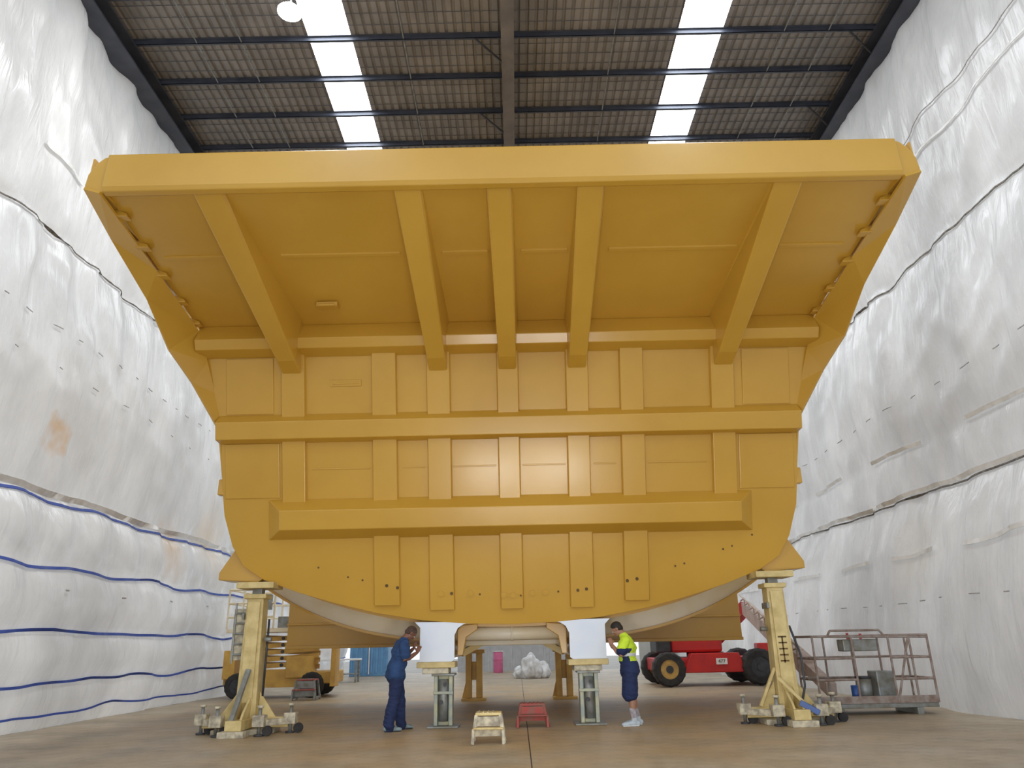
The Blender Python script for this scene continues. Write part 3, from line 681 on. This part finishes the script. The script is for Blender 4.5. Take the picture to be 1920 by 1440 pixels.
for q,(a,c) in enumerate(((-8.7,32.7),(-6.7,32.7),(-8.7,33.3),(-6.7,33.3))): box('leg_%d'%q,(a-.04,c-.04,0),(a+.04,c+.04,.85),GREY,wbn)
box('shelf',(-8.7,32.7,.3),(-6.7,33.3,.34),GREY,wbn); box('bench_cabinet',(-8.5,32.8,.92),(-7.6,33.2,1.35),WHITE,wbn)
wbt=root('water_bottle',(8.05,11.9,0))
TEAL=M('teal_plastic',(.25,.62,.62),rough=.3)
cyl('bottle',(8.02,12.0,0),(8.02,12.0,.24),.09,TEAL,wbt,20,bevel=.01); cyl('neck',(8.02,12.0,.24),(8.02,12.0,.3),.09,TEAL,wbt,20,r2=.035); cyl('cap',(8.02,12.0,.3),(8.02,12.0,.34),.04,WHITE,wbt,16)

# ------------------------------------------------------------------ people
def tube_bm(bm,pts,rads,side=(0,1,0),seg=16):
    P=[Vector(p) for p in pts]; R=[(r,r) if not isinstance(r,tuple) else r for r in rads]
    d0=(P[0]-P[1]).normalized(); d1=(P[-1]-P[-2]).normalized()
    m0=min(R[0]); m1=min(R[-1])
    P=[P[0]+d0*m0*.9,P[0]+d0*m0*.55]+P+[P[-1]+d1*m1*.55,P[-1]+d1*m1*.9]
    sc=lambda r,k:(r[0]*k,r[1]*k)
    R=[sc(R[0],.35),sc(R[0],.8)]+R+[sc(R[-1],.8),sc(R[-1],.35)]
    rings=[]
    for i,(p,r) in enumerate(zip(P,R)):
        a=P[max(0,i-1)]; b_=P[min(len(P)-1,i+1)]
        d=(b_-a).normalized(); s=Vector(side); s=(s-d*s.dot(d))
        if s.length<.05: s=Vector((1,0,0))-d*d.x
        s.normalize(); t=d.cross(s)
        rings.append([bm.verts.new(p+s*r[0]*math.cos(2*math.pi*k/seg)+t*r[1]*math.sin(2*math.pi*k/seg)) for k in range(seg)])
    for A,B in zip(rings,rings[1:]):
        for k in range(seg): bm.faces.new((A[k],A[(k+1)%seg],B[(k+1)%seg],B[k]))
    bm.faces.new(rings[0][::-1]); bm.faces.new(rings[-1])

def ell(bm,c,r,rot=None):
    q=bmesh.ops.create_uvsphere(bm,u_segments=20,v_segments=14,radius=1)
    for vv in q['verts']:
        p=Vector((vv.co.x*r[0],vv.co.y*r[1],vv.co.z*r[2]))
        if rot: p=rot@p
        vv.co=p+Vector(c)

def remesh(bm,name,mats,parent,T,vox=.008,assign=None,sm=4,wrinkle=0):
    bmesh.ops.recalc_face_normals(bm,faces=bm.faces)
    me=bpy.data.meshes.new(name+'_src'); bm.to_mesh(me); bm.free()
    o=bpy.data.objects.new(name,me); COL.objects.link(o)
    r=o.modifiers.new('r','REMESH'); r.mode='VOXEL'; r.voxel_size=vox
    s=o.modifiers.new('s','SMOOTH'); s.factor=.5; s.iterations=sm
    dg=bpy.context.evaluated_depsgraph_get()
    m2=bpy.data.meshes.new_from_object(o.evaluated_get(dg)); o.modifiers.clear(); o.data=m2; m2.name=name
    m2.materials.clear()
    for m in mats: m2.materials.append(m)
    if wrinkle:
        nn=[v.normal.copy() for v in m2.vertices]
        for v,nv in zip(m2.vertices,nn):
            c=v.co
            w_=(1-2.4*abs(noise.noise(Vector((c.x*5+c.z*3,c.y*5,c.z*11)))))+.5*(1-2.4*abs(noise.noise(Vector((c.x*9,c.y*9-c.z*6,c.z*17+4)))))
            v.co=c+nv*wrinkle*(w_+.3)
    for p in m2.polygons:
        p.use_smooth=True
        if assign: p.material_index=assign(p.center)
    m2.transform(T)
    if T.determinant()<0: m2.flip_normals()
    o.parent=parent; o.matrix_parent_inverse=Matrix.Translation(-Vector(parent.location)); return o

def finger(bm,base,d,curl,length,r):
    p=Vector(base); d=Vector(d).normalized(); c=Vector(curl).normalized(); pts=[p.copy()]
    ang=0
    for i,l in enumerate((.45,.32,.23)):
        ang+= (.25,.5,.45)[i]
        v=(d*math.cos(ang)+c*math.sin(ang)).normalized(); p=p+v*length*l; pts.append(p.copy())
    tube_bm(bm,pts,[r,r*.95,r*.88,r*.75],side=d.cross(c),seg=8)

def hand(bm,wrist,d,palm_n,side):
    w=Vector(wrist); d=Vector(d).normalized(); s=Vector(side); s=(s-d*s.dot(d)).normalized()
    n=d.cross(s)
    if n.dot(Vector(palm_n))<0: n=-n
    tube_bm(bm,[w,w+d*.04,w+d*.085],[(.028,.018),(.038,.016),(.040,.014)],side=s,seg=12)
    for k,(o,l) in enumerate(((.030,.072),(.010,.080),(-.011,.074),(-.031,.058))):
        finger(bm,w+d*.088+s*o,d+s*o*1.5,n,l,.0088)
    tb=w+d*.03+s*.028
    tube_bm(bm,[tb,tb+d*.025+s*.025+n*.01,tb+d*.055+s*.032+n*.02],[.013,.011,.009],side=n,seg=8)

def person(name,base,flip,J,style,yaw=0):
    r=root(name,base)
    T=Matrix.Translation(base)@Matrix.Diagonal((flip*1.08,1.08,1,1))@Matrix.Rotation(yaw,4,'Z')
    skin=style['skin']
    bm=bmesh.new()
    hc=Vector(J['head']); R=Matrix.Rotation(J['bow'],3,'Y')@Matrix.Identity(3)
    H=lambda x,y,z: hc+R@Vector((x,y,z))
    ell(bm,H(-.008,0,.03),(.098,.078,.092),R)
    ell(bm,H(.018,0,-.035),(.072,.062,.085),R)
    ell(bm,H(.040,0,-.085),(.042,.045,.032),R)
    ell(bm,H(.078,0,.018),(.018,.052,.012),R)
    tube_bm(bm,[H(.085,0,.005),H(.100,0,-.020),H(.108,0,-.032)],[.008,.012,.014],seg=10)
    ell(bm,H(.084,0,-.062),(.012,.026,.008),R); ell(bm,H(.082,0,-.074),(.011,.023,.007),R)
    for s in (-1,1):
        ell(bm,H(-.008,s*.078,-.008),(.017,.010,.030),R); ell(bm,H(.055,s*.040,-.03),(.022,.02,.02),R)
    tube_bm(bm,[J['neck'],Vector(J['neck']).lerp(H(-.02,0,-.05),.6),H(-.015,0,-.03)],[(.062,.064),(.056,.058),(.055,.058)])
    for s in ('R','L'):
        sh,el,wr=[Vector(J[k+s]) for k in ('sh','el','wr')]
        tube_bm(bm,[sh,sh.lerp(el,.5),el,el.lerp(wr,.3),el.lerp(wr,.7),wr],[.056,.052,.043,.045,.036,.028])
        hd=Vector(J['hd'+s]); hand(bm,wr+ (wr-el).normalized()*.01,hd,J['pn'+s],J['ts'+s])
        hp,kn,an=[Vector(J[k+s]) for k in ('hip','kn','an')]
        tube_bm(bm,[hp,hp.lerp(kn,.5),kn,kn.lerp(an,.3)+Vector((-.02,0,0)),kn.lerp(an,.7),an],[.088,.075,.058,.062,.046,.04])
    tube_bm(bm,[J['pelvis'],Vector(J['pelvis']).lerp(J['chest'],.5),J['chest'],Vector(J['chest']).lerp(J['neck'],.6)],[(.15,.10),(.13,.095),(.15,.10),(.11,.07)])
    remesh(bm,'body',[skin],r,T,.0065,sm=3)
    for s in (-1,1):
        bm=bmesh.new(); ell(bm,H(.079,s*.030,.0),(.012,.014,.010),R); remesh(bm,'eye_%s'%('l' if s>0 else 'r'),[EYE],r,T,.003,sm=1)
    bm=bmesh.new(); ell(bm,H(-.018,0,.045),(.099,.083,.088),R); ell(bm,H(-.045,0,.0),(.066,.076,.075),R)
    remesh(bm,'hair',[style['hair']],r,T,.006)
    bm=bmesh.new()
    pe,ch,ne=Vector(J['pelvis']),Vector(J['chest']),Vector(J['neck'])
    be=Vector(J.get('belly',(0.02,0,0)))
    tube_bm(bm,[pe+Vector((0,0,-.09)),pe+Vector((0,0,.05)),pe.lerp(ch,.5)+be,ch,ch.lerp(ne,.5),ne+Vector((0,0,-.02))],
        [(.205,.155),(.185,.140),(.172,.132),(.200,.135),(.170,.105),(.072,.072)],seg=24)
    for s in ('R','L'):
        sh,el=Vector(J['sh'+s]),Vector(J['el'+s])
        tube_bm(bm,[ch.lerp(ne,.45),sh,sh.lerp(el,.4),sh.lerp(el,.72)],[.08,.080,.077,.080])
    remesh(bm,'shirt',style['shirt'],r,T,.009,style.get('sassign'),wrinkle=.009)
    bm=bmesh.new(); tube_bm(bm,[ne+Vector((0,0,-.01)),ne.lerp(hc,.22)],[(.078,.078),(.068,.07)]); remesh(bm,'collar',[style['collar']],r,T,.008)
    bm=bmesh.new()
    tube_bm(bm,[pe+Vector((0,0,.04)),pe+Vector((-.01,0,-.06))],[(.170,.125),(.177,.138)],seg=24)
    for s in ('R','L'):
        hp,kn,an=[Vector(J[k+s]) for k in ('hip','kn','an')]
        if style['shorts']:
            tube_bm(bm,[hp,hp.lerp(kn,.5),hp.lerp(kn,.86),hp.lerp(kn,.98)],[.108,.112,.120,.124])
        else:
            tube_bm(bm,[hp,hp.lerp(kn,.5),kn,kn.lerp(an,.5)+Vector((-.015,0,0)),an+Vector((-.005,0,.03)),an+Vector((.01,0,-.02))],[.108,.098,.085,.084,.078,.080])
    remesh(bm,'trousers' if not style['shorts'] else 'shorts',[style['pants']],r,T,.009,wrinkle=.008)
    for s in ('R','L'):
        an=Vector(J['an'+s]); fd=Vector(J['ft'+s]).normalized(); sd=Vector((-fd.y,fd.x,0))
        g=Vector((an.x,an.y,0))
        bm=bmesh.new()
        tube_bm(bm,[g-fd*.055+Vector((0,0,.05)),g+fd*.03+Vector((0,0,.052)),g+fd*.12+Vector((0,0,.042)),g+fd*.185+Vector((0,0,.034))],
                [(.038,.046),(.042,.050),(.050,.040),(.044,.032)],side=sd)
        tube_bm(bm,[g+Vector((0,0,.06)),g+Vector((-.0,0,.125))],[.048,.05])
        remesh(bm,'shoe_'+s,[style['shoe']],r,T,.006,sm=3)
        bm=bmesh.new()
        tube_bm(bm,[g-fd*.06+Vector((0,0,.012)),g+fd*.12+Vector((0,0,.012)),g+fd*.19+Vector((0,0,.012))],[(.042,.012),(.053,.012),(.042,.012)],side=sd)
        remesh(bm,'sole_'+s,[DARK if not style['shorts'] else WHITE],r,T,.006,sm=1)
        if style['shorts']:
            kn=Vector(J['kn'+s]); bm=bmesh.new(); tube_bm(bm,[an+Vector((0,0,.03)),kn.lerp(an,.55)],[.046,.058]); remesh(bm,'sock_'+s,[SOCK],r,T,.007)
    return r

JL=dict(head=(.19,0,1.60),bow=.85,neck=(.06,0,1.475),chest=(.02,0,1.30),pelvis=(-.05,0,.97),
  shR=(.04,-.185,1.415),elR=(.03,-.27,1.15),wrR=(.245,-.20,1.27),hdR=(.35,.25,.75),pnR=(.6,.6,-.1),tsR=(-.5,.4,.5),
  shL=(.05,.185,1.415),elL=(.13,.25,1.17),wrL=(.27,.09,1.34),hdL=(.2,-.2,.9),pnL=(.6,-.5,0),tsL=(-.6,-.5,.1),
  hipR=(-.05,-.085,.92),knR=(-.09,-.11,.50),anR=(-.17,-.12,.09),ftR=(1,-.12,0),
  hipL=(-.03,.085,.92),knL=(.07,.11,.50),anL=(.10,.13,.09),ftL=(1,.1,0))
def hv(c):
    z=c.z
    if z<1.06 : return 1
    if 1.14<z<1.19 and abs(c.y)<.19: return 2
    if abs(c.y)>.17 and z<1.27: return 1
    return 0
person('worker_in_blue_overalls',(-2.13,14.13,0),1,JL,dict(skin=SKIN1,hair=HAIRG,shirt=[NAVY2],collar=NAVY2,pants=NAVY,shoe=SHOE,shorts=False),math.radians(24))
JR=dict(JL); JR.update(head=(.14,0,1.60),bow=.65,neck=(.02,0,1.47),chest=(-.03,0,1.29),pelvis=(-.03,0,.96),belly=(.035,0,0),
  shR=(.0,-.19,1.41),elR=(.07,-.27,1.15),wrR=(.215,-.15,1.33),hdR=(.25,.3,.75),pnR=(.5,.7,-.1),
  shL=(.0,.185,1.41),elL=(.10,.25,1.17),wrL=(.26,.13,1.30),
  hipR=(-.03,-.09,.90),knR=(-.02,-.12,.50),anR=(-.07,-.13,.09),ftR=(1,-.35,0),
  hipL=(-.03,.09,.90),knL=(.0,.12,.50),anL=(-.09,.13,.09),ftL=(1,.1,0))
person('worker_in_hi_vis_shirt',(1.96,14.15,0),-1,JR,dict(skin=SKIN2,hair=HAIR,shirt=[HIVIS,NAVY,SILV],sassign=hv,collar=HIVIS,pants=NAVY,shoe=SHOEW,shorts=True),math.radians(15))

# ------------------------------------------------------------------ lighting
w=bpy.data.worlds.new('world'); S.world=w; w.use_nodes=True
bg_=w.node_tree.nodes['Background']; bg_.inputs['Color'].default_value=(.86,.92,1,1); bg_.inputs['Strength'].default_value=1.35
l=bpy.data.lights.new('sun','SUN'); l.energy=1.0; l.angle=.02; l.color=(1,.96,.88)
so=bpy.data.objects.new('sun',l); COL.objects.link(so)
so.rotation_euler=Vector((.3,.05,-.93)).to_track_quat('-Z','Y').to_euler()
l=bpy.data.lights.new('high_bay_light','AREA'); l.size=.45; l.energy=250
o=bpy.data.objects.new('high_bay_light',l); COL.objects.link(o); o.location=(lx,ly,14.93)
S.view_settings.view_transform='Standard'
S.view_settings.exposure=0
